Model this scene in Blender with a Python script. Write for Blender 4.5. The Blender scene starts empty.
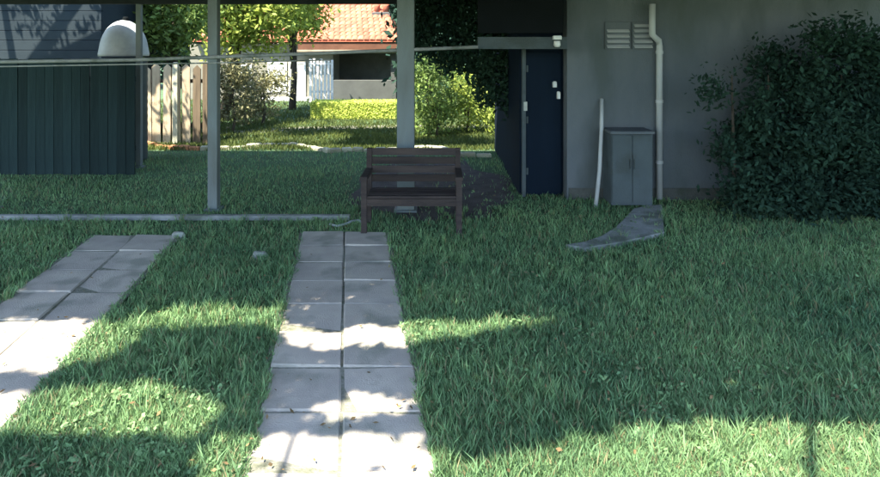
import bpy, math, random
import numpy as np
from mathutils import Vector, Matrix
random.seed(7); rng = np.random.default_rng(7)
S = bpy.context.scene; C = S.collection
# ---------------------------------------------------------------- camera, sky, sun, exposure
F, H, HOR = 600.0, 2.0, 50.0            # focal length (photo pixels), eye height, horizon row
cam = bpy.data.objects.new('camera', bpy.data.cameras.new('camera')); C.objects.link(cam)
cam.location = (0, 0, H); cam.rotation_euler = (math.radians(90), 0, 0)
cam.data.sensor_width = 36; cam.data.lens = F/880*36; cam.data.shift_y = -(238.5-HOR)/880
cam.data.clip_end = 1000; S.camera = cam
SUN_EL, SUN_AZ = math.radians(58), math.radians(215)       # azimuth clockwise from +Y : behind, left
sd = Vector((math.sin(SUN_AZ)*math.cos(SUN_EL), math.cos(SUN_AZ)*math.cos(SUN_EL), math.sin(SUN_EL)))
w = bpy.data.worlds.new('World'); S.world = w; w.use_nodes = True
nt = w.node_tree; bg = nt.nodes['Background']; sky = nt.nodes.new('ShaderNodeTexSky')
sky.sky_type = 'NISHITA'; sky.sun_disc = False; sky.sun_elevation = SUN_EL; sky.sun_rotation = SUN_AZ
sky.air_density = 1.2; sky.dust_density = 0.6; sky.ozone_density = 2.0
nt.links.new(sky.outputs[0], bg.inputs[0]); bg.inputs[1].default_value = 0.15
sun = bpy.data.objects.new('sun', bpy.data.lights.new('sun', 'SUN')); C.objects.link(sun)
sun.data.energy = 5.0; sun.data.angle = math.radians(0.55); sun.data.color = (1, .92, .76)
sun.rotation_euler = sd.to_track_quat('Z', 'Y').to_euler(); sun.location = sd*30
S.view_settings.view_transform = 'Standard'; S.view_settings.look = 'None'; S.view_settings.exposure = 2.16

def G(px, py):                          # point of the ground seen at a photo pixel
    d = F*H/(py-HOR); return ((px-440)/F*d, d)
def X(px, d): return (px-440)/F*d
def Z(py, d): return H-(py-HOR)/F*d

# ---------------------------------------------------------------- materials
def mat(name, col, col2=None, scale=6, rough=.8, bump=.15, bscale=60, stretch=(1,1,1), detail=6, trans=0, spec=.3, isl=0, metal=0, grime=None, dry=None):
    m = bpy.data.materials.new(name); m.use_nodes = True; n = m.node_tree.nodes; L = m.node_tree.links
    b = n['Principled BSDF']; b.inputs['Roughness'].default_value = rough
    b.inputs['Specular IOR Level'].default_value = spec; b.inputs['Metallic'].default_value = metal
    tc = n.new('ShaderNodeTexCoord'); mp = n.new('ShaderNodeMapping'); mp.inputs['Scale'].default_value = stretch
    L.new(tc.outputs['Object'], mp.inputs['Vector'])
    nz = n.new('ShaderNodeTexNoise'); nz.inputs['Scale'].default_value = scale; nz.inputs['Detail'].default_value = detail
    nz.inputs['Roughness'].default_value = .62
    L.new(mp.outputs[0], nz.inputs['Vector'])
    r = n.new('ShaderNodeValToRGB'); col2 = col2 or tuple(c*.6 for c in col)
    r.color_ramp.elements[0].position = .33; r.color_ramp.elements[1].position = .68
    r.color_ramp.elements[0].color = (*col2, 1); r.color_ramp.elements[1].color = (*col, 1)
    L.new(nz.outputs[0], r.inputs[0]); out = r.outputs[0]
    if grime:                           # blotchy dirt with its own shape
        g = n.new('ShaderNodeTexNoise'); g.inputs['Scale'].default_value = grime[1]; g.inputs['Detail'].default_value = 8
        L.new(mp.outputs[0], g.inputs['Vector']); gr = n.new('ShaderNodeValToRGB')
        gr.color_ramp.elements[0].position = .52; gr.color_ramp.elements[1].position = .66
        gr.color_ramp.elements[0].color = (0,0,0,1); gr.color_ramp.elements[1].color = (.7,.7,.7,1)
        L.new(g.outputs[0], gr.inputs[0]); mx = n.new('ShaderNodeMixRGB'); L.new(gr.outputs[0], mx.inputs[0])
        L.new(out, mx.inputs[1]); mx.inputs[2].default_value = (*grime[0], 1); out = mx.outputs[0]
    if isl:                             # every leaf, board or slab gets a tone of its own
        oi = n.new('ShaderNodeNewGeometry' if isl > 0 else 'ShaderNodeObjectInfo')
        mr = n.new('ShaderNodeMapRange'); mr.inputs['To Min'].default_value = 1-abs(isl); mr.inputs['To Max'].default_value = 1+abs(isl)
        L.new(oi.outputs['Random Per Island' if isl > 0 else 'Random'], mr.inputs['Value'])
        hs = n.new('ShaderNodeHueSaturation'); L.new(mr.outputs[0], hs.inputs['Value']); L.new(out, hs.inputs['Color']); out = hs.outputs[0]
    if dry:                             # some blades are straw coloured
        ge = n.new('ShaderNodeNewGeometry'); ma = n.new('ShaderNodeMath'); ma.operation = 'MULTIPLY'; ma.inputs[1].default_value = 7.31
        fr = n.new('ShaderNodeMath'); fr.operation = 'FRACT'; gt_ = n.new('ShaderNodeMath'); gt_.operation = 'GREATER_THAN'; gt_.inputs[1].default_value = 1-dry[1]
        L.new(ge.outputs['Random Per Island'], ma.inputs[0]); L.new(ma.outputs[0], fr.inputs[0]); L.new(fr.outputs[0], gt_.inputs[0])
        mx = n.new('ShaderNodeMixRGB'); L.new(gt_.outputs[0], mx.inputs[0]); L.new(out, mx.inputs[1]); mx.inputs[2].default_value = (*dry[0], 1); out = mx.outputs[0]
    L.new(out, b.inputs['Base Color'])
    bn = n.new('ShaderNodeTexNoise'); bn.inputs['Scale'].default_value = bscale; bn.inputs['Detail'].default_value = 5
    L.new(mp.outputs[0], bn.inputs['Vector']); bp = n.new('ShaderNodeBump'); bp.inputs['Strength'].default_value = bump
    bp.inputs['Distance'].default_value = .02
    L.new(bn.outputs[0], bp.inputs['Height']); L.new(bp.outputs[0], b.inputs['Normal'])
    if trans:
        t = n.new('ShaderNodeBsdfTranslucent'); L.new(out, t.inputs[0]); ms = n.new('ShaderNodeMixShader'); ms.inputs[0].default_value = trans
        L.new(b.outputs[0], ms.inputs[1]); L.new(t.outputs[0], ms.inputs[2]); L.new(ms.outputs[0], n['Material Output'].inputs[0])
    return m
M = {}
M['soil'] = mat('lawn_ground', (.085,.15,.070), (.05,.09,.045), 2.2, .95, .5, 90)
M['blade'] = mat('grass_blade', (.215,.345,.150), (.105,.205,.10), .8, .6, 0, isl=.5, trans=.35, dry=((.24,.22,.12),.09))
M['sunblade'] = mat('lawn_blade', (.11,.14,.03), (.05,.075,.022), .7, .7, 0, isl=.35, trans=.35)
M['deadleaf'] = mat('dry_leaf', (.22,.15,.07), (.12,.08,.04), 9, .8, 0, isl=.4)
M['slab'] = mat('concrete_slab', (.44,.395,.345), (.34,.305,.275), 3, .9, .35, 120, isl=-.07, grime=((.19,.20,.165), 3.1))
M['earth'] = mat('bare_earth', (.115,.098,.095), (.06,.052,.052), 4, .95, .8, 50)
M['joint'] = mat('path_bedding', (.24,.23,.20), (.12,.13,.09), 20, .95, .5)
M['wet'] = mat('splashed_plinth', (.085,.09,.085), (.05,.056,.052), 3, .95, .6, 40, grime=((.03,.045,.03), 5))
M['kerb'] = mat('kerb_concrete', (.30,.31,.31), (.18,.19,.19), 5, .9, .5, grime=((.07,.09,.06), 3))
M['post'] = mat('painted_grey_post', (.15,.18,.19), (.10,.125,.135), 3, .55, .2, stretch=(1,1,.3), spec=.4, grime=((.07,.08,.075), 3))
M['roofdark'] = mat('dark_roof_board', (.035,.04,.045), (.02,.024,.028), 3, .8, .1)
M['black'] = mat('black_board', (.005,.007,.009), (.003,.005,.006), 3, .6, .1)
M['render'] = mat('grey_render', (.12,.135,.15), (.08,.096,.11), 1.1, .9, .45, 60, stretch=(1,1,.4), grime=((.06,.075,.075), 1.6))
M['renderdk'] = mat('dark_grey_panel', (.07,.09,.10), (.045,.06,.068), 2, .8, .3, grime=((.04,.05,.05), 3))
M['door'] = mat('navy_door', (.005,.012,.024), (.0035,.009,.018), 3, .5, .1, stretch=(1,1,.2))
M['white'] = mat('white_paint', (.72,.73,.73), (.5,.52,.52), 6, .5, .05)
M['pipe'] = mat('weathered_white_pipe', (.42,.44,.45), (.30,.32,.33), 4, .5, .05, stretch=(1,1,.2))
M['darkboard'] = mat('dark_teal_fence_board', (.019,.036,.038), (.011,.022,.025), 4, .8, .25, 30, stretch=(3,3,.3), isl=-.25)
M['tank'] = mat('pale_plastic_dome', (.42,.45,.47), (.28,.30,.32), 3, .5, .05)
M['tankbody'] = mat('dark_tank_body', (.04,.06,.065), None, 3, .6, .1)
M['bwall'] = mat('shade_grey_wall', (.024,.034,.042), (.017,.025,.032), 1.5, .9, .2)  # grey wall, its shade put into a very dark base colour
M['bench'] = mat('brown_bench_wood', (.060,.047,.044), (.032,.027,.028), 5, .75, .3, 40, stretch=(.4,3,3), isl=-.2)
M['benchdark'] = mat('dark_cushion', (.012,.026,.036), None, 5, .9, .2)
M['paling'] = mat('weathered_paling', (.15,.115,.075), (.07,.052,.036), 5, .85, .3, 40, stretch=(3,3,.25), isl=-.45)
M['terracotta'] = mat('terracotta_tile', (.47,.15,.085), (.33,.105,.065), 4, .85, .2, isl=.3)
M['cream'] = mat('cream_wall', (.22,.21,.17), (.15,.145,.12), 2, .9, .2)
M['verwall'] = mat('grey_parapet_wall', (.085,.092,.088), (.065,.07,.068), 2, .9, .2)
M['verdark'] = mat('dark_veranda_wall', (.10,.11,.10), None, 2, .8, .1)
M['fascia'] = mat('brown_fascia', (.14,.06,.035), None, 3, .7, .1)
M['gutter'] = mat('buff_gutter', (.20,.17,.12), None, 3, .6, .1)
M['bark'] = mat('tree_bark', (.085,.07,.055), (.04,.033,.027), 8, .95, .6, 20, stretch=(2,2,.3))
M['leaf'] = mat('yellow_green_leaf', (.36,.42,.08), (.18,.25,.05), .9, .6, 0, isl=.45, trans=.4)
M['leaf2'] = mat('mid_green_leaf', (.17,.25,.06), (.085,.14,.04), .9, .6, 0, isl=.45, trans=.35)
M['olive'] = mat('olive_leaf', (.26,.25,.12), (.13,.13,.07), .9, .65, 0, isl=.45, trans=.3)
M['dark'] = mat('dark_evergreen_leaf', (.028,.062,.040), (.014,.034,.026), .9, .5, 0, isl=.4, trans=.2)
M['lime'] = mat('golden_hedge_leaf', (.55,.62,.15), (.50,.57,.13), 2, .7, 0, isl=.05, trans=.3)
M['edge'] = mat('edging_stone', (.40,.39,.30), (.26,.26,.2), 5, .9, .4, isl=-.3)
M['terraedge'] = mat('terracotta_edging', (.46,.22,.11), (.30,.14,.07), 5, .9, .3, isl=-.25)
M['sunpaling'] = mat('sun_pale_paling', (.55,.46,.33), (.32,.25,.17), 5, .85, .3, 40, stretch=(3,3,.25), isl=-.3)  # paler copy of the paling, sunlit streaks put into the colour
M['glass'] = mat('window_glass', (.05,.06,.06), None, 2, .1, 0, spec=.8)
M['blind'] = mat('white_blind', (.62,.62,.56), (.42,.42,.38), 5, .8, .1)
M['pebble'] = mat('pale_stone', (.34,.36,.34), None, 9, .9, .3)
M['metal'] = mat('dull_metal', (.40,.42,.42), None, 5, .4, .05, metal=.3)

# ---------------------------------------------------------------- helpers
for k_ in ('door','darkboard','bwall','black','roofdark','bench','dark'):
    b_ = M[k_].node_tree.nodes['Principled BSDF']; b_.inputs['Specular IOR Level'].default_value = .12; b_.inputs['Roughness'].default_value = .85
class MB:
    def __init__(s): s.v = []; s.f = []
    def add(s, vs, fs):
        o = len(s.v); s.v += [tuple(v) for v in vs]; s.f += [tuple(i+o for i in f) for f in fs]; return s
    def box(s, x0, x1, y0, y1, z0, z1, ch=0):
        if ch <= 0:
            vs = [(x,y,z) for z in (z0,z1) for y in (y0,y1) for x in (x0,x1)]
            return s.add(vs, [(0,2,3,1),(4,5,7,6),(0,1,5,4),(2,6,7,3),(0,4,6,2),(1,3,7,5)])
        c = ch; vs = []                                   # chamfered upper edges
        for z, i in ((z0,0),(z1-c,0),(z1,c)):
            vs += [(x0+i,y0+i,z),(x1-i,y0+i,z),(x1-i,y1-i,z),(x0+i,y1-i,z)]
        fs = [(3,2,1,0),(8,9,10,11)]
        for k in (0,4): fs += [(k,k+1,k+5,k+4),(k+1,k+2,k+6,k+5),(k+2,k+3,k+7,k+6),(k+3,k,k+4,k+7)]
        return s.add(vs, fs)
    def tube(s, pts, r, n=10):
        pts = [Vector(p) for p in pts]; rs = r if isinstance(r, (list,tuple)) else [r]*len(pts); vs = []
        for i, p in enumerate(pts):
            t = (pts[min(i+1,len(pts)-1)]-pts[max(i-1,0)]).normalized()
            a = t.cross(Vector((0,0,1)) if abs(t.z) < .9 else Vector((1,0,0))).normalized(); b = t.cross(a)
            for k in range(n):
                q = 2*math.pi*k/n; vs.append(p+(a*math.cos(q)+b*math.sin(q))*rs[i])
        fs = [(i*n+k, i*n+(k+1)%n, (i+1)*n+(k+1)%n, (i+1)*n+k) for i in range(len(pts)-1) for k in range(n)]
        fs += [tuple(range(n))[::-1], tuple(range((len(pts)-1)*n, len(pts)*n))]
        return s.add(vs, fs)
    def lathe(s, cx, cy, prof, n=32):
        vs = [(cx+r*math.cos(2*math.pi*k/n), cy+r*math.sin(2*math.pi*k/n), z) for r, z in prof for k in range(n)]
        fs = [(i*n+k, i*n+(k+1)%n, (i+1)*n+(k+1)%n, (i+1)*n+k) for i in range(len(prof)-1) for k in range(n)]
        fs += [tuple(range(n))[::-1], tuple(range((len(prof)-1)*n, len(prof)*n))]
        return s.add(vs, fs)
    def mesh(s, name, m, smooth=False):
        me = bpy.data.meshes.new(name); me.from_pydata(s.v, [], s.f); me.update()
        if smooth:
            me.polygons.foreach_set('use_smooth', [True]*len(me.polygons))
        me.materials.append(m); return me
    def build(s, name, m, parent=None, smooth=False): return link(name, s.mesh(name, m, smooth), parent)
def link(name, me, parent=None, loc=(0,0,0)):
    o = bpy.data.objects.new(name, me); C.objects.link(o); o.location = loc
    if parent:
        o.parent = parent; o.matrix_parent_inverse = Matrix.Translation(-parent.location) if parent.type == 'EMPTY' else Matrix()
    return o
def tag(o, label, cat, group=None):
    o['label'] = label; o['category'] = cat
    if group: o['group'] = group
    return o
def thing(name, label, cat, loc, group=None):
    o = bpy.data.objects.new(name, None); C.objects.link(o); o.location = loc; o.empty_display_size = .2
    return tag(o, label, cat, group)
def struct(o): o['kind'] = 'structure'; return o
def npmesh(name, v, nper, m):
    nv = len(v); nf = nv//nper; me = bpy.data.meshes.new(name)
    me.vertices.add(nv); me.vertices.foreach_set('co', v.astype(np.float32).ravel())
    me.loops.add(nv); me.loops.foreach_set('vertex_index', np.arange(nv, dtype=np.int32))
    me.polygons.add(nf); me.polygons.foreach_set('loop_start', np.arange(0, nv, nper, dtype=np.int32))
    me.update(calc_edges=True); me.validate(); me.materials.append(m); return me
def leaves(pts, size, up=.3):           # one bent-free leaf (a diamond) per point, random direction
    n = len(pts); a = rng.normal(size=(n,3)); a /= np.linalg.norm(a,axis=1)[:,None]
    b = rng.normal(size=(n,3)); b -= (b*a).sum(1)[:,None]*a; b /= np.linalg.norm(b,axis=1)[:,None]
    s = size*(.6+.8*rng.random((n,1)))
    q = np.stack([pts-a*s, pts-b*s*.45, pts+a*s, pts+b*s*.45], 1); return q.reshape(-1,3)
def clumps(n, c, r, per, cr, shell=.55):  # clump centres in an ellipsoid shell, leaves gaussian about them
    d = rng.normal(size=(n,3)); d /= np.linalg.norm(d,axis=1)[:,None]
    rad = shell+(1-shell)*rng.random((n,1))**.6
    cc = np.array(c)+d*rad*np.array(r)*(.85+.3*rng.random((n,1)))
    p = np.repeat(cc, per, 0); g = rng.normal(size=p.shape)*cr*.5
    return cc, p+g
def tree(name, label, cat, base, c, r, n, per, cr, size, m, group=None, trunk=.12, limbs=7, lean=0):
    t = thing(name, label, cat, (base[0], base[1], 0), group)
    cc, p = clumps(n, c, r, per, cr)
    p = p[p[:,2] > .04]
    b = MB(); top = Vector((c[0], c[1], c[2]+r[2]*.4)); b0 = Vector((base[0], base[1], -.05))
    mid = b0.lerp(top,.5)+Vector((.1*r[0],0,0))
    b.tube([b0, b0.lerp(mid,.5)+Vector((.04,0,0)), mid, top], [trunk*1.3, trunk, trunk*.75, trunk*.2], 10)
    for k in range(limbs):
        e = Vector(cc[k*len(cc)//limbs]); s = b0.lerp(top, .3+.4*k/limbs)
        b.tube([s, s.lerp(e,.5)+Vector((0,0,.08*r[2])), e], [trunk*.45, trunk*.28, trunk*.1], 6)
    b.build('trunk', M['bark'], t, True)
    link('crown', npmesh('crown', leaves(p, size), 4, m), t)
    return t

# ---------------------------------------------------------------- ground and paving
g = MB()
N = 60
struct(g.add([(-300,-100,0),(300,-100,0),(300,500,0),(-300,500,0)], [(0,1,2,3)]).build('ground', M['soil']))
VPX = 347
def strip(name, xl, xr, py0, py1, cols, group_rows):
    """slabbed strip running towards the vanishing point: edges given as photo columns at row 450"""
    def edge(x450, d): # lateral position at depth d of a line through the vanishing point
        k = (x450-VPX)/400.0*H ; return k + (VPX-440)/F*d
    d0, d1 = F*H/(py0-HOR), F*H/(py1-HOR)
    base = MB(); e = .03
    base.add([(edge(xl,d0)-e,d0,.017),(edge(xr,d0)+e,d0,.017),(edge(xr,d1)+e,d1,.017),(edge(xl,d1)-e,d1,.017)], [(0,1,2,3)])
    root = struct(base.build(name, M['joint']))
    a, bb = edge(xl,0), edge(xr,0); wd = (bb-a)/cols; rows = int((d1-d0)/wd); ln = (d1-d0)/rows
    for i in range(rows):
        for c in range(cols):
            y0 = d0+i*ln; sh = (VPX-440)/F; gp = .006+random.random()*.003; hgt = .026+random.uniform(-.006,.008)
            xa, xb = a+c*wd+gp, a+(c+1)*wd-gp; y0g, y1g = y0+gp, y0+ln-gp; ch = .008; t1, t2 = random.uniform(-.007,.007), random.uniform(-.006,.006)
            vs = []
            for z, q in ((-.02,0),(hgt-ch,0),(hgt,ch)):
                for x, y, tt in ((xa+q,y0g+q,t1),(xb-q,y0g+q,t2),(xb-q,y1g-q,-t1),(xa+q,y1g-q,-t2)):
                    vs.append((x+sh*y+random.uniform(-.004,.004), y, z+(tt if z > 0 else 0)))
            fs = [(8,9,10,11)]
            for k in (0,4): fs += [(k,k+1,k+5,k+4),(k+1,k+2,k+6,k+5),(k+2,k+3,k+7,k+6),(k+3,k,k+4,k+7)]
            MB().add(vs, fs).build('slab', M['slab'], root)
    return lambda x, y: (a+.022+.03*np.sin(y*9)*np.sin(y*23+1) < x-(VPX-440)/F*y) & (x-(VPX-440)/F*y < bb-.022-.03*np.sin(y*11+2)*np.sin(y*19)) & (y < d1) & (y > d0)
on_path = strip('path', 250, 432, 560, 234, 2, 0)
on_strip = strip('driveway_strip', -195, -12, 560, 237, 2, 0)
# kerb across the yard at the foot of the post row
k = MB()
xs = [G(-60,226), G(95,222), G(220,219), G(352,216)]
struct(MB().box(xs[0][0], xs[-1][0], 7.04, 7.12, -.05, .055, .01).build('kerb', M['kerb']))
bs = []
for k in range(40):
    q = 2*math.pi*k/40; rr = 1.0
    for _ in range(12):
        xx_, yy_ = -.15+1.15*rr*math.cos(q), 8.9+1.9*rr*math.sin(q)
        v_ = rr*rr+.35*math.sin(xx_*5+yy_*2)*math.sin(yy_*3.1-xx_*2); rr *= (1/max(v_,.2))**.25
    bs.append((xx_, yy_, .005))
struct(MB().add(bs, [tuple(range(40))]).build('bare_soil', M['earth']))
# curved concrete pad by the grey wall
pad = [G(566,249), G(585,246), G(602,240), G(616,231), G(626,221), G(634,212), G(648,209), G(662,208), G(664,236), G(640,242), G(610,248), G(585,252)]
n = len(pad); pv = [(x,y,-.01) for x,y in pad]+[(x,y,.045) for x,y in pad]
struct(MB().add(pv, [tuple(range(n,2*n))]+[(i,(i+1)%n,n+(i+1)%n,n+i) for i in range(n)]).build('concrete_pad', M['kerb']))
# sunlit garden path beyond the yard
gpth = [G(205,136), G(300,131), G(400,128), G(520,128), G(520,125), G(400,125), G(300,127), G(205,132)]
struct(MB().add([(x,y,.008) for x,y in gpth], [tuple(range(8))]).build('garden_path', M['edge']))

# ---------------------------------------------------------------- grass
def blades(x, y, h, wd, m, name):
    n = len(x); a = rng.random(n)*2*math.pi; l = h*(.25+.5*rng.random(n)); b = rng.random(n)*2*math.pi
    dx, dy = np.cos(a)*wd/2, np.sin(a)*wd/2; z0 = np.zeros(n)-.003
    mx, my = x+np.cos(b)*l*.4, y+np.sin(b)*l*.4; tx, ty = x+np.cos(b)*l, y+np.sin(b)*l
    A = np.stack([x-dx,y-dy,z0],1); B = np.stack([x+dx,y+dy,z0],1)
    c_ = np.stack([mx+dx*.8,my+dy*.8,h*.6],1); d_ = np.stack([mx-dx*.8,my-dy*.8,h*.6],1); t = np.stack([tx,ty,h],1)
    v = np.stack([A,B,c_,d_, d_,c_,t,t],1)   # quad + tip (degenerate quad dropped below)
    q = v.reshape(-1,3)
    me = bpy.data.meshes.new(name); vv = np.stack([A,B,c_,d_,t],1).reshape(-1,3).astype(np.float32)
    me.vertices.add(n*5); me.vertices.foreach_set('co', vv.ravel())
    base = (np.arange(n)*5)[:,None]; idx = np.concatenate([base+np.array([0,1,2,3]), base+np.array([3,2,4])],1).astype(np.int32)
    me.loops.add(n*7); me.loops.foreach_set('vertex_index', idx.ravel())
    me.polygons.add(n*2); st = np.stack([np.arange(n)*7, np.arange(n)*7+4],1).astype(np.int32)
    me.polygons.foreach_set('loop_start', st.ravel()); me.update(calc_edges=True); me.materials.append(m)
    return link(name, me)
def sample(n, d0, d1, px0=-30, px1=910):
    u = rng.random(n); d = 1/(1/d0+(1/d1-1/d0)*u); px = px0+(px1-px0)*rng.random(n); return (px-440)/F*d, d
x, y = sample(330000, 2.4, 11.9)
patch = np.sin(x*1.7+y*.9)*np.sin(y*2.3-x*.6)
near = lambda x, y, m=.0: on_path(x, y)|on_strip(x, y)
bare = lambda x, y: ((x+.15)/1.15)**2+((y-8.9)/1.9)**2+.35*np.sin(x*5+y*2)*np.sin(y*3.1-x*2) < 1
keep = ~near(x, y) & ~((rng.random(len(x)) < .95*np.clip(2.6-1.9*(((x+.15)/1.15)**2+((y-8.9)/1.9)**2), 0, 1))) & ~((y > 7.0)&(y < 7.16)&(x < xs[-1][0]))
sl = x-(VPX-440)/F*y
e = 0
x, y = x[keep], y[keep]; patch = patch[keep]
hh = .022+.034*rng.random(len(x))+.022*np.clip(patch+.5*np.sin(x*5.3)*np.sin(y*4.1),-.3,1.2); hh[rng.random(len(x)) < .03] *= 1.8
o = blades(x, y, hh, .0045+.0006*y, M['blade'], 'lawn_grass'); o['kind'] = 'stuff'
tag(o, 'short green lawn grass filling the shaded yard beside the paved path', 'grass')
# longer uncut tufts
tx_, ty_, th_ = [], [], []
for cx_, cy_ in zip(*sample(5200, 2.4, 7.5)):
    if math.sin(cx_*1.9+.4*cy_)*math.sin(cy_*2.3-cx_*.8)+random.gauss(0,.35) < .05: continue
    k_ = random.randint(8,22); hb = random.uniform(.055,.125)
    tx_ += list(rng.normal(cx_,.024,k_)); ty_ += list(rng.normal(cy_,.024,k_)); th_ += list(hb*rng.uniform(.6,1.1,k_))
x, y, hh = np.array(tx_), np.array(ty_), np.array(th_); keep = ~near(x, y)
o = blades(x[keep], y[keep], hh[keep], np.full(keep.sum(), .0075), M['blade'], 'long_grass'); o['kind'] = 'stuff'
tag(o, 'longer grass tufts standing above the mown lawn beside the path', 'grass')
x, y = sample(120000, 11.9, 24)
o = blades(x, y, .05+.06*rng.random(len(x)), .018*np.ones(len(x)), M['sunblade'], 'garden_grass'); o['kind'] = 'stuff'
tag(o, 'sunlit olive green grass of the garden beyond the shaded yard', 'grass')

# ---------------------------------------------------------------- carport : posts, rail, beams, unseen roof added for shade
cp = thing('carport', 'grey carport with slim posts and a thin rail across the yard, unseen roof added for shade', 'carport', (-2.8, 7.5, 0))
def post(x, y, w_, zt=3.0):
    b = MB(); b.box(x-w_/2, x+w_/2, y-w_/2, y+w_/2, 0, zt)
    o = b.build('post', M['post'], cp); c = MB(); c.box(x-w_/2-.035, x+w_/2+.035, y-w_/2-.035, y+w_/2+.035, 0, .03, .006)
    c.build('base_plate', M['post'], o)
post(X(214,7.5), 7.5, .115); post(X(406,7.5), 7.5, .21); post(-5.62, 7.5, .115)
post(X(141,10.2)-.03, 10.2, .08, 2.85); post(-8.6, 3.7, .12); post(6.8, 3.7, .12)
MB().tube([(-9, 7.42, Z(66,7.42)), (X(130,7.42), 7.42, Z(60,7.42)), (X(300,7.42), 7.42, Z(54,7.42)), (X(478,7.42), 7.42, Z(47,7.42))], .022, 8).build('rail', M['kerb'], cp, True)
MB().tube([(-9, 7.44, Z(69,7.42)-.03), (X(214,7.42), 7.44, Z(63,7.42)), (X(330,7.42), 7.44, Z(60,7.42))], .010, 6).build('wire', M['kerb'], cp, True)
MB().box(-9, 7, 10.12, 10.26, 2.78, 3.0).build('beam', M['roofdark'], cp)
MB().box(-9, 7, 7.43, 7.57, 3.0, 3.06).build('beam', M['roofdark'], cp)
for i in range(16):
    x0 = -9+i; MB().box(x0+.004, x0+.996, 3.5, 10.3, 3.062, 3.10).build('shade_roof_panel', M['roofdark'], cp)  # unseen roof added, sized to shade the yard and the building

# ---------------------------------------------------------------- left : dark board fence, domed tank, wall coloured dark for shade, brown paling fence
fy = 9.5
df = thing('board_fence', 'dark teal upright board fence below the pale dome at the left', 'fence', (X(135,fy), fy, 0))
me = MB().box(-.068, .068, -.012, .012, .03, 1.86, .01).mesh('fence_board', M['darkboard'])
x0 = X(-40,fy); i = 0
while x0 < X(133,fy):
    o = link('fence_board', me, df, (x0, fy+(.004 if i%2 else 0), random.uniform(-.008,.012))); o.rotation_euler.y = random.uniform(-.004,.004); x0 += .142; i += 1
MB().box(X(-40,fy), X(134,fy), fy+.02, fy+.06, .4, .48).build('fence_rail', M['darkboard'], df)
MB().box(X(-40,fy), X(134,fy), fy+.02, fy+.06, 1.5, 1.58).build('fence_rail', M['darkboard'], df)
ty = 10.85; tx = X(124,ty); r = .40
tk = thing('water_tank', 'tall tank with pale domed lid showing above the dark board fence', 'water tank', (tx, ty, 0))
b = MB(); prof = [(r*.96,0)]
for k in range(28): prof.append((r*(.96+.015*(k%2)), .05+k*.067))
b.lathe(tx, ty, prof, 40).build('tank_body', M['tankbody'], tk, True)
zb = 1.93; prof = [(r*1.03, zb-.04), (r*1.04, zb)]
for k in range(1,12): q = k/11*math.pi/2; prof.append((max(.03, r*math.cos(q)*1.0+.0), zb+.03+.58*math.sin(q)))
MB().lathe(tx, ty, prof, 40).build('domed_lid', M['tank'], tk, True)
MB().lathe(tx+.03, ty, [(.05,2.5),(.05,2.58),(.035,2.6)], 16).build('filler_cap', M['black'], tk, True)
sw = thing('garden_shed', 'grey shed wall, coloured dark for shade, behind the dark fence at the far left', 'shed', (X(0,12.2), 12.4, 0))
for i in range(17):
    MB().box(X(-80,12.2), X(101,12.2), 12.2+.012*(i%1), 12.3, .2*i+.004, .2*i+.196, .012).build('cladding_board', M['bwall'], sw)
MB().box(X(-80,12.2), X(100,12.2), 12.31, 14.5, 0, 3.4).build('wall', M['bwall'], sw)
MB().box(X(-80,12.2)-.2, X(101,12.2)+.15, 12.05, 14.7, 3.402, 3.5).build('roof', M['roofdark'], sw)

pf = thing('paling_fence', 'weathered brown paling fence with sunlit streaks coloured pale between the dome and the trees', 'fence', (X(170,12.7), 12.7, 0))
pal = []
for k in range(4):
    wv = random.uniform(.07,.10); pal.append(MB().add(
        [(-wv,-.012,0.02),(wv,-.012,0.02),(wv,-.012,1.62),(0,-.012,1.70),(-wv,-.012,1.62),(-wv,.012,0.02),(wv,.012,0.02),(wv,.012,1.62),(0,.012,1.70),(-wv,.012,1.62)],
        [(0,1,2,3,4),(9,8,7,6,5),(0,5,6,1),(1,6,7,2),(2,7,8,3),(3,8,9,4),(4,9,5,0)]).mesh('paling', M['paling']))
x0 = X(137,12.7)
while x0 < X(204,12.7):
    me = random.choice(pal)
    if random.random() < .62: me = me.copy(); me.materials.clear(); me.materials.append(M['sunpaling'])
    o = link('paling', me, pf, (x0, 12.7+random.uniform(-.015,.015), random.uniform(-.06,.03)))
    o.rotation_euler = (random.uniform(-.01,.01), random.uniform(-.012,.012), random.uniform(-.12,.12)); x0 += random.uniform(.19,.225)
for z in (.35, 1.3): MB().box(X(137,12.7), X(208,12.7), 12.73, 12.77, z, z+.08).build('fence_rail', M['paling'], pf)
for px in (138, 176, 206): MB().box(X(px,12.66)-.05, X(px,12.66)+.05, 12.6, 12.68, 0, 1.74, .02).build('fence_post', M['edge'] if px in (138,176) else M['paling'], pf)  # two posts coloured pale to stand for sunlit streaks

# edging along the near side of the garden
eg = thing('stone_edging', 'row of low pale and terracotta edging stones where sunlight begins', 'edging', (X(300,12.2), 12.2, 0))
path_pts = [(137,142),(150,146),(170,149),(200,150.5),(230,149.5),(262,147),(290,146),(312,149),(330,153),(352,151.5),(375,152),(398,151),(425,149),(440,150),(462,157),(476,157),(492,157)]
for i in range(len(path_pts)-1):
    (a0,b0),(a1,b1) = path_pts[i], path_pts[i+1]; p, q = Vector(G(a0,b0)), Vector(G(a1,b1)); L_ = (q-p).length; nn = max(1, round(L_/.26))
    for k in range(nn):
        c = p.lerp(q,(k+.5)/nn); hw = L_/nn/2-.012; hz = random.uniform(.06,.10)
        o = link('edging_stone', MB().box(-hw, hw, -.05, .05, -.03, hz, .02).mesh('edging_stone', M['terraedge'] if c.x < X(206,12) else M['edge']), eg, (c.x, c.y, 0))
        o.rotation_euler.z = math.atan2(q.y-p.y, q.x-p.x)+random.uniform(-.06,.06)

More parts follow.
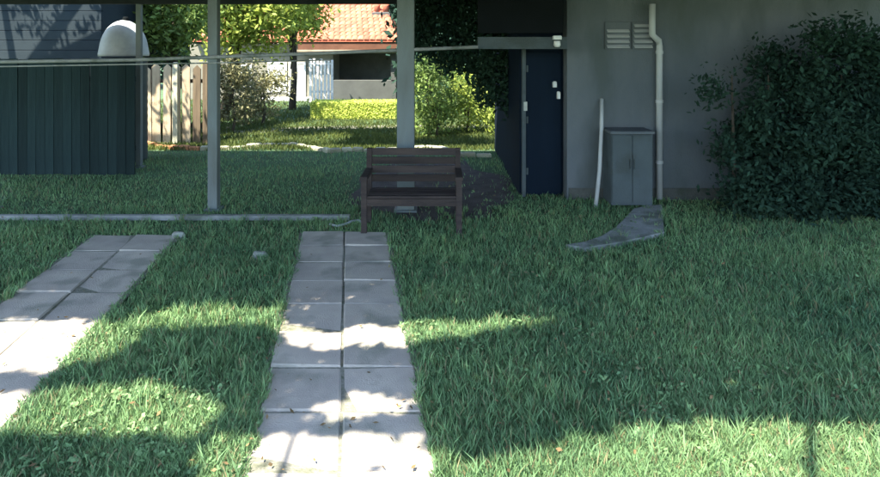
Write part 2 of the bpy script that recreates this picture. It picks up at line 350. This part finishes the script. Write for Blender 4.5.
# ---------------------------------------------------------------- bungalow with terracotta roof
D = 24.0
hs = thing('bungalow', 'low bungalow with orange terracotta roof and dark veranda behind the garden', 'house', (X(330,D), D, 0))
MB().box(X(190,D), X(333,D), D, D+5, 0, Z(44,D)).build('wall', M['cream'], hs)
MB().box(X(333,D)+.003, X(396,D), D+1.5, D+5, 0, Z(44,D)).build('veranda_wall', M['verdark'], hs)
MB().box(X(333,D)+.003, X(396,D), D-.02, D+.15, 0, Z(80,D), .02).build('parapet', M['verwall'], hs)
MB().box(X(391,D), X(396,D), D-.05, D+.15, Z(80,D)+.002, Z(50,D)).build('column', M['verwall'], hs)
MB().box(X(300,D), X(399,D), D-.35, D-.31, Z(50,D), Z(41,D)).build('fascia', M['fascia'], hs)
MB().tube([(X(296,D-.4), D-.4, Z(51.5,D)), (X(402,D-.4), D-.4, Z(51.5,D))], .07, 8).build('gutter', M['gutter'], hs, True)
rz0, rz1 = Z(41,D), Z(3,D+2.6)
MB().add([(X(196,D),D-.4,rz0-.03),(X(400,D),D-.4,rz0-.03),(X(384,D+2),D+2.6,rz1-.03),(X(230,D+2),D+2.6,rz1-.03),(X(400,D),D+5.4,rz0-.03),(X(196,D),D+5.4,rz0-.03)],
   [(0,1,2,3),(1,4,2),(3,2,4,5),(0,3,5)]).build('roof', M['terracotta'], hs)
rf = hs.children[-1]
# roof tiles, one joined part: they are about 7 pixels wide
tb = MB(); rows = 11
for i in range(rows):
    t0, t1 = i/rows, (i+1)/rows+.03; za = rz0+(rz1-rz0)*t0; zb_ = rz0+(rz1-rz0)*t1; ya = D-.4+3*t0; yb = D-.4+3*t1
    xl = X(200,D)+(X(236,D+2)-X(200,D))*t0; xr = X(399,D)+(X(383,D+2)-X(399,D))*t0; k = 0; xx = xl+(.12 if i%2 else 0)
    while xx < xr-.2:
        s = random.uniform(-.012,.012)
        vs = []
        for (yy, zz, up) in ((ya,za,.045),(yb,zb_,.015)):
            for j in range(5): vs.append((xx+j*.055, yy+s, zz+up+.045*math.sin(j/4*math.pi)))
        tb.add(vs, [(j,j+1,j+6,j+5) for j in range(4)]+[(4,3,2,1,0)]); xx += .235
o = tb.build('roof_tiles', M['terracotta'], hs); o['kind'] = 'stuff'
# chimney with twin pots
MB().box(X(372,D+1.5), X(390,D+1.5), D+1.5, D+2.1, rz0+.3, Z(12,D+1.5), .03).build('chimney', M['verwall'], rf)
for px in (376.5, 385.5): MB().lathe(X(px,D+1.5), D+1.8, [(.14,Z(12,D+1.5)+.002),(.12,Z(6,D+1.5)),(.15,Z(4,D+1.5))], 12).build('chimney_pot', M['terracotta'], rf, True)
for (a0,a1,b0,b1) in ((268,287,62,92),(289,306,62,104),(232,252,64,88)):
    wn = MB(); x0, x1, z1, z0 = X(a0,D), X(a1,D), Z(b0,D), Z(b1,D); y = D-.06
    for q in ((x0,x1,z1-.07,z1),(x0,x1,z0,z0+.07),(x0,x0+.07,z0+.0702,z1-.0702),(x1-.07,x1,z0+.0702,z1-.0702),((x0+x1)/2-.03,(x0+x1)/2+.03,z0+.0702,z1-.0702)): wn.box(q[0],q[1],y,y+.05,q[2],q[3])
    f = wn.build('window', M['white'], hs)
    MB().box(x0+.07,x1-.07,y+.025,y+.03,z0+.07,z1-.07).build('pane', M['blind'] if a0 > 260 else M['glass'], f)
MB().box(X(262,D), X(310,D), D-.6, D-.02, 0, .12, .02).build('doorstep', M['white'], hs)
# white slatted screen
sc = thing('slatted_screen', 'white upright slatted screen beside the dark veranda of the bungalow', 'screen', (X(321,22.5), 22.5, 0))
me = MB().box(-.045, .045, -.015, .015, .05, Z(59,22.5), .01).mesh('slat', M['white'])
for i in range(7): link('slat', me, sc, (X(310.5,22.5)+i*.135, 22.5, random.uniform(-.04,.02)))
for z in (.4, 1.45): MB().box(X(309,22.5), X(332,22.5), 22.52, 22.56, z, z+.07).build('screen_rail', M['white'], sc)
# low golden hedge
hd = thing('low_hedge', 'low clipped bright lime hedge in full sun before the veranda', 'hedge', (X(352,17.3), 17.5, 0))
hx0, hx1 = X(311,17.2), X(396,17.2)
p = np.stack([rng.uniform(hx0,hx1,34000), rng.uniform(17.2,18.0,34000), rng.uniform(.02,.5,34000)],1)
f_ = rng.integers(0,3,34000); p[f_==0,1] = 17.2+rng.normal(size=(f_==0).sum())*.02; p[f_==1,2] = .49+rng.normal(size=(f_==1).sum())*.012; p[f_==2,0] = np.where(rng.random((f_==2).sum())<.5,hx0,hx1)
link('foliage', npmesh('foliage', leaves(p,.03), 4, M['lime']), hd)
MB().tube([((hx0+hx1)/2,17.6,0),((hx0+hx1)/2,17.6,.4)], [.03,.02], 6).build('stem', M['bark'], hd)

# ---------------------------------------------------------------- garden trees and shrubs
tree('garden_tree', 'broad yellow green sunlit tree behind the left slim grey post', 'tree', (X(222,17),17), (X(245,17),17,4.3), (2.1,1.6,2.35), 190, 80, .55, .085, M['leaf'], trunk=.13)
tree('garden_tree', 'smaller mid green tree just right of the pale dome', 'tree', (X(172,14.3),14.3), (X(172,14.3),14.3,3.1), (.85,.8,1.15), 70, 80, .38, .07, M['leaf2'], trunk=.07)
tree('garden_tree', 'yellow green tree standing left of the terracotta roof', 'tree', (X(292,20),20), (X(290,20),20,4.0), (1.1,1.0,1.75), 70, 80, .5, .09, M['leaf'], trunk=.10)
tree('garden_shrub', 'olive shrub with bare stems behind the end of the sunlit paling fence', 'shrub', (X(232,14.5),14.5), (X(232,14.5),14.5,.95), (.55,.4,.75), 36, 60, .28, .05, M['olive'], trunk=.03)
tree('garden_shrub', 'small rounded olive shrub in front of the white windows', 'shrub', (X(262,16),16), (X(262,16),16,.9), (.6,.5,.7), 40, 60, .28, .05, M['olive'], trunk=.035)
tree('garden_shrub', 'sunlit conical shrub just right of the broad grey post', 'shrub', (X(436,13.8),13.8), (X(433,13.8),13.8,.95), (.62,.5,.85), 50, 60, .25, .05, M['leaf2'], trunk=.035)
tree('garden_shrub', 'loose yellow green shrub below the dark hanging climber', 'shrub', (X(466,14.6),14.6), (X(466,14.6),14.6,.75), (.5,.5,.7), 40, 50, .25, .05, M['leaf'], trunk=.03)
tree('garden_shrub', 'low yellow green shrub beside the navy door in far sunlight', 'shrub', (X(505,14.2),14.2), (X(505,14.2),14.2,.35), (.55,.4,.3), 30, 50, .2, .045, M['leaf'], trunk=.02)
# tall trees closing the view
for i, (px, d, rx, lab) in enumerate(((60,30,4.0,'tall dark tree behind the shade-dark grey shed'),(205,33,4.2,'tall dark tree far behind the broad yellow green tree'),(345,34,4.2,'tall dark tree rising behind the terracotta roof'),
        (470,27,3.4,'tall dark tree behind the sunlit conical shrub'),(590,30,4.0,'tall dark tree behind the grey building'),(-60,30,4,'tall dark tree beyond the left end of the shed'),(462,20,1.5,'dark bushy tree between the veranda and the climber'),(520,21,2.0,'dark bushy tree seen beyond the navy door'))):
    x = X(px,d); tree('background_tree', lab, 'tree', (x,d), (x,d,3.4), (rx,1.6,3.6), 260, 70, .95, .15, M['dark'], group='dark trees beyond the garden', trunk=.2)

# ---------------------------------------------------------------- dark climber hanging from the carport beam
cl = thing('hanging_climber', 'dark evergreen climber hanging below the carport beyond the broad post', 'climber', (X(500,9.7), 9.8, 0))
poly = [(398,-60),(405,40),(418,52),(450,72),(478,90),(500,112),(522,132),(545,150),(575,150),(575,-60)]
def inside(px, py, poly):
    r_ = np.zeros(len(px), bool); j = len(poly)-1
    for i in range(len(poly)):
        xi, yi = poly[i]; xj, yj = poly[j]
        c = ((yi > py) != (yj > py)) & (px < (xj-xi)*(py-yi)/((yj-yi) or 1e-9)+xi); r_ ^= c; j = i
    return r_
px = rng.uniform(390,580,26000); py = rng.uniform(-40,150,26000); jx = rng.normal(size=26000)*4; jy = rng.normal(size=26000)*4
jx += 5*np.sin(py/7); jy += 6*np.sin(px/6)
ok = inside(px+jx, py+jy, poly); px, py = px[ok], py[ok]; d = rng.uniform(9.55,9.95,len(px))
p = np.stack([(px-440)/F*9.7, d, H-(py-HOR)/F*9.7],1)
link('foliage', npmesh('foliage', leaves(p,.05), 4, M['dark']), cl)
MB().tube([(X(545,9.8),9.85,0),(X(540,9.8),9.82,1.2),(X(520,9.8),9.85,2.0),(X(470,9.8),9.85,2.5),(X(420,9.8),9.85,2.7)], [.04,.035,.03,.02,.012], 7).build('stem', M['bark'], cl, True)

# ---------------------------------------------------------------- grey building on the right
W = 8.0
gb = thing('grey_building', 'grey rendered building with louvred vent, pale downpipe and navy door', 'building', (X(600,W), W, 0))
zt = 2.95
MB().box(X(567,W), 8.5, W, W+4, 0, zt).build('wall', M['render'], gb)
MB().box(X(567,W)+.02, 8.4, W-.02, W-.001, 0, .16).build('plinth', M['wet'], gb)
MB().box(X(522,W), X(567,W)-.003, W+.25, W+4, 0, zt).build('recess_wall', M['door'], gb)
MB().box(X(524,W)-.0, X(528,W)-.004, W+.17, W+.248, 0, Z(49,W)).build('door_frame', M['renderdk'], gb)
dr = MB().box(X(528,W), X(564,W), W+.20, W+.245, .03, Z(52,W), .01).build('door', M['door'], gb)
for zz in (.3,1.0,1.7): MB().box(X(528,W)+.005, X(528,W)+.03, W+.185, W+.199, zz, zz+.09).build('hinge', M['renderdk'], dr)
for (a0,b0,ww,hh_) in ((557,85,.05,.08),(561,96,.04,.10)): MB().box(X(a0,W)-ww/2, X(a0,W)+ww/2, W+.14, W+.197, Z(b0,W)-hh_/2, Z(b0,W)+hh_/2, .01).build('handle', M['white'], dr)
MB().box(X(525.5,W), X(529,W), W+.16, W+.197, Z(112,W), Z(103,W)).build('latch', M['metal'], dr)
MB().box(X(478,7.6), X(563,7.6), 7.62, 7.70, Z(33,7.6), 2.95).build('fascia', M['black'], gb)
MB().box(X(478,7.6), X(567,7.6), 7.60, 7.72, Z(49,7.6), Z(37,7.6)).build('lintel', M['renderdk'], gb)
MB().box(X(475,7.6), 8.6, 7.3, 12, 2.952, 3.05).build('roof', M['roofdark'], gb)
lm = MB().box(X(557,7.55)-.05, X(557,7.55)+.05, 7.5, 7.597, Z(38,7.55)-.02, Z(38,7.55)+.03, .01).build('wall_lamp', M['white'], gb)
MB().lathe(X(557,7.55), 7.54, [(.03,Z(47,7.55)),(.045,Z(45,7.55)),(.04,Z(41,7.55))], 14).build('lamp_shade', M['white'], lm, True)
for (a0,a1,nz_) in ((606,628,4),(633,651,5)):
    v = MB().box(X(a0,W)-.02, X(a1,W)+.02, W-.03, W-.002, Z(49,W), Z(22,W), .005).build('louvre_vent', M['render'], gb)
    for k in range(nz_):
        zz = Z(46-k*5.2,W); MB().add([(X(a0,W),W-.075,zz-.018),(X(a1,W),W-.075,zz-.018),(X(a1,W),W-.032,zz+.012),(X(a0,W),W-.032,zz+.012),
            (X(a0,W),W-.075,zz-.026),(X(a1,W),W-.075,zz-.026),(X(a1,W),W-.032,zz+.004),(X(a0,W),W-.032,zz+.004)],[(0,1,2,3),(7,6,5,4),(0,4,5,1),(1,5,6,2),(2,6,7,3),(3,7,4,0)]).build('louvre', M['pipe'], v)
dp = MB().tube([(X(657.5,W),W-.07,.03),(X(657.5,W),W-.07,2.05),(X(656,W),W-.1,2.12),(X(648,W),W-.16,2.2),(X(648,W),W-.16,2.6)], .042, 14).build('downpipe', M['pipe'], gb, True)
for z in (.5,1.3,1.95): MB().tube([(X(657.5,W),W-.07,z),(X(657.5,W),W-.07,z+.04)], .05, 14).build('pipe_clip', M['pipe'], dp)
# low dark cabinet and leaning pole (handles, hinges)
cb = thing('low_cabinet', 'low dark grey cabinet against the wall beside the pale downpipe', 'cabinet', (X(630,7.75), 7.75, 0))
c0, c1 = X(611,7.6), X(652,7.6)
MB().box(c0, c1, 7.58, 7.96, .04, .94, .015).build('body', M['renderdk'], cb)
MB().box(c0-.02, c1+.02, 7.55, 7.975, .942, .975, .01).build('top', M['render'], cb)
for a0, a1 in ((c0+.01,(c0+c1)/2-.004),((c0+c1)/2+.004,c1-.01)): MB().box(a0, a1, 7.562, 7.578, .08, .92, .004).build('cabinet_door', M['renderdk'], cb)
for q in (-.035,.02): MB().box((c0+c1)/2+q, (c0+c1)/2+q+.012, 7.54, 7.561, .5, .62).build('handle', M['renderdk'], cb)
tag(MB().tube([(X(594,7.7),7.62,.0),(X(600,7.7),7.72,.45),(X(604,7.7),7.82,.95),(X(607,7.7),7.95,1.35)], .026, 10).build('leaning_pole', M['pipe'], None, True), 'pale pole leaning against the grey wall beside the low cabinet', 'pole')

# ---------------------------------------------------------------- garden bench
by = 6.45
bn = thing('garden_bench', 'small brown slatted garden bench in the shade at the end of the path', 'bench', (X(418,by), by, 0))
bx0, bx1 = X(361,by), X(462,by)
for x_ in (bx0, bx1-.06):
    MB().box(x_, x_+.06, by, by+.06, 0, .60, .006).build('leg', M['bench'], bn)
    MB().add([(x_,by+.42,0),(x_+.06,by+.42,0),(x_+.06,by+.48,0),(x_,by+.48,0),(x_,by+.50,.86),(x_+.06,by+.50,.86),(x_+.06,by+.56,.86),(x_,by+.56,.86)],
             [(3,2,1,0),(4,5,6,7),(0,1,5,4),(1,2,6,5),(2,3,7,6),(3,0,4,7)]).build('leg', M['bench'], bn)
    MB().box(x_-.01, x_+.07, by-.03, by+.50, .602, .64, .008).build('armrest', M['bench'], bn)
for i in range(5): MB().box(bx0+.062, bx1-.062, by+.01+i*.088, by+.082+i*.088, .40, .425, .004).build('seat_slat', M['bench'], bn)
MB().box(bx0+.062, bx1-.062, by+.002, by+.03, .32, .396).build('apron', M['bench'], bn)
for i in range(4):
    z = .48+i*.10; yy = by+.452+z*.07; MB().box(bx0+.062, bx1-.062, yy, yy+.02, z, z+.082, .004).build('back_slat', M['bench'], bn)

# small pale things on the grass and path
def stone(px, py, a, b_, h_, lab, cat='stone', nm='flat_stone'):
    x_, y_ = G(px,py); vs = []; n_ = 12
    for z, s in ((0,1),(h_*.7,.95),(h_,.7)):
        for k in range(n_):
            q = 2*math.pi*k/n_; j = 1+.15*math.sin(3*q+px)+.08*math.sin(5*q); vs.append((x_+a*s*j*math.cos(q), y_+b_*s*j*math.sin(q), z))
    fs = [tuple(range(2*n_,3*n_))]+[(i*n_+k,i*n_+(k+1)%n_,(i+1)*n_+(k+1)%n_,(i+1)*n_+k) for i in range(2) for k in range(n_)]
    tag(MB().add(vs,fs).build(nm, M['pebble'], None, True), lab, cat)
stone(259,258,.075,.05,.06,'small pale flat stone lying in the dark grass between the paved strips')
stone(178,238.5,.07,.04,.07,'pale flat stone at the far right corner of the left paved strip')
tag(MB().tube([(*G(330,226),.02),(*G(337,228),.02),(*G(345,227),.03),(*G(351,224),.03),(*G(358,222),.02),(*G(362,224),.02)], .014, 8).build('hose_end', M['pipe'], None, True), 'short pale piece of hose curled at the far end of the path', 'hose')

# ---------------------------------------------------------------- unseen tree overhead, crown shaped to shade the near yard
lit = [
 [(-60,320),(60,318),(125,319),(180,305),(283,303),(296,323),(330,329),(385,320),(388,324),(420,320),(500,316),(580,316),(500,330),(405,347),(300,351),(285,346),(268,324),(150,329),(112,366),(60,370),(-60,378)],
 [(-60,391),(60,391),(110,384),(150,379),(218,393),(230,418),(205,441),(60,436),(-60,442)],
 [(308,418),(325,402),(358,391),(408,391),(410,410),(352,421)],
 [(244,437),(424,435),(440,456),(488,464),(560,444),(612,432),(662,427),(760,425),(940,431),(940,560),(220,560),(195,462),(216,438)]]
ot = thing('unseen_shade_tree', 'unseen leafy tree above the near yard, crown shaped to cast the dappled shade', 'tree', (-3.9, -1.6, 0))
NL = 115000
gx = rng.uniform(-4.6,5.2,NL); gy = rng.uniform(2.2,5.35,NL)
px = gx/gy*F+440; py = HOR+F*H/gy
jit = 2.2; pj = px+rng.normal(size=NL)*jit*2+6*np.sin(py/5.0+px/23); qj = py+rng.normal(size=NL)*jit*.6+2.0*np.sin(px/11.0)
litm = np.zeros(NL,bool)
for pl in lit: litm |= inside(pj, qj-3.5*(pl is not lit[3]), pl)
ok = ~litm | (rng.random(NL) < .004)
gx, gy = gx[ok], gy[ok]
zc = 4.6+.5*np.sin(gx*1.9)+.4*np.sin(gy*2.6+gx)+rng.normal(size=len(gx))*.22
t = zc/sd.z; p = np.stack([gx+sd.x*t, gy+sd.y*t, zc],1)
link('crown', npmesh('crown', leaves(p,.055), 4, M['leaf2']), ot)
b = MB(); b.tube([(-3.9,-1.6,-.05),(-3.8,-1.7,1.6),(-3.5,-1.5,3.2),(-2.4,-1.1,4.3),(-.6,-.5,4.7),(1.2,-.1,4.8)], [.26,.2,.16,.10,.05,.025], 12)
for e_ in ((-4.3,.5,4.5),(-2.4,1.2,4.6),(.6,1.3,4.7),(2.2,1.4,4.9)):
    b.tube([(-2.4,-1.1,4.3) if e_[0] < 0 else (-.6,-.5,4.7), ((-2.4 if e_[0] < 0 else -.6)/2+e_[0]/2,(e_[1]-.7)/2,4.65), e_], [.045,.028,.01], 7)
b.build('trunk', M['bark'], ot, True)

gt = thing('unseen_shade_tree', 'unseen leafy tree added left of the yard to dapple the garden lawn with shade', 'tree', (-15, 9, 0))  # out-of-view tree added to dim the garden lawn with dappled shade
NL = 42000
gx = rng.uniform(-8.5,3.5,NL); gy = rng.uniform(12.35,15.2,NL)
dens = np.sin(gx*1.3+gy*.7)+np.sin(gy*2.1-gx*.5)+.8*np.sin(gx*3.3)
ok = dens+rng.normal(size=NL)*.5 > -.1; ok &= ~((gx < -3.9)&(gy > 12.2)&(gy < 14.0)&(rng.random(NL) < .85))
gx, gy = gx[ok], gy[ok]; zc = 5.2+.5*np.sin(gx*1.5)+rng.normal(size=len(gx))*.3; t = zc/sd.z
p = np.stack([gx+sd.x*t, gy+sd.y*t, zc],1)
link('crown', npmesh('crown', leaves(p,.085), 4, M['leaf2']), gt)
b = MB(); b.tube([(-15,9,-.05),(-14.7,9,2),(-13,9.4,4.2),(-10,10.2,5.2),(-6,11,5.4),(-1.5,11.6,5.3)], [.34,.28,.2,.13,.08,.03], 12)
for e_ in ((-9,13,5.3),(-5,9.8,5.4),(-3,13.4,5.3)): b.tube([(-10,10.2,5.2), ((-10+e_[0])/2,(10.2+e_[1])/2,5.35), e_], [.08,.05,.02], 7)
b.build('trunk', M['bark'], gt, True)

# evergreen bush against the wall beyond the downpipe
eb = thing('evergreen_bush', 'dark evergreen bush growing against the grey wall right of the pale downpipe', 'bush', (3.6, 7.2, 0))
cc, p = clumps(230, (4.85,7.25,.9), (1.6,.5,1.3), 260, .24, .2)
p = p[(p[:,2] > .02)&(p[:,1] < 7.9)]
link('foliage', npmesh('foliage', leaves(p,.036), 4, M['dark']), eb)
b = MB()
for k in range(7): b.tube([(3.6+k*.4,7.3,-.03),(3.55+k*.42,7.25,.7),(3.5+k*.44,7.2,1.7)], [.03,.022,.008], 6)
b.build('stem', M['bark'], eb)
# dead leaves scattered on path and lawn, too many to count
x, y = sample(420, 2.6, 11); p = np.stack([x, y, np.where(near(x, y), .040, .05)],1)
a = rng.random(len(x))*6.28; l = rng.uniform(.009,.02,len(x)); u = np.stack([np.cos(a)*l, np.sin(a)*l, rng.normal(size=len(x))*.004],1); v = np.stack([-np.sin(a)*l*.45, np.cos(a)*l*.45, rng.normal(size=len(x))*.004],1)
o = link('fallen_leaves', npmesh('fallen_leaves', np.stack([p-u,p-v,p+u,p+v],1).reshape(-1,3), 4, M['deadleaf'])); o['kind'] = 'stuff'
tag(o, 'small dry fallen leaves scattered over path and lawn', 'leaves')

# clover and broad-leaved weeds low in the lawn
wx, wy = sample(1500, 2.5, 8.5); kk = ~near(wx, wy); wx, wy = wx[kk], wy[kk]; c = np.sin(wx*2.1+1)*np.sin(wy*1.7) > -.1; wx, wy = wx[c], wy[c]
p = np.repeat(np.stack([wx,wy,np.full(len(wx),.035)],1), 9, 0); p[:,:2] += rng.normal(size=(len(p),2))*.022; p[:,2] += rng.random(len(p))*.02
n_ = len(p); a = rng.random(n_)*6.28; l = rng.uniform(.008,.018,n_); u = np.stack([np.cos(a)*l, np.sin(a)*l, rng.normal(size=n_)*.005],1); v = np.stack([-np.sin(a)*l*.6, np.cos(a)*l*.6, rng.normal(size=n_)*.005],1)
o = link('lawn_weeds', npmesh('lawn_weeds', np.stack([p-u,p-v,p+u,p+v],1).reshape(-1,3), 4, M['blade'])); o['kind'] = 'stuff'
tag(o, 'low broad leaved weeds and clover scattered through the green lawn', 'weeds')
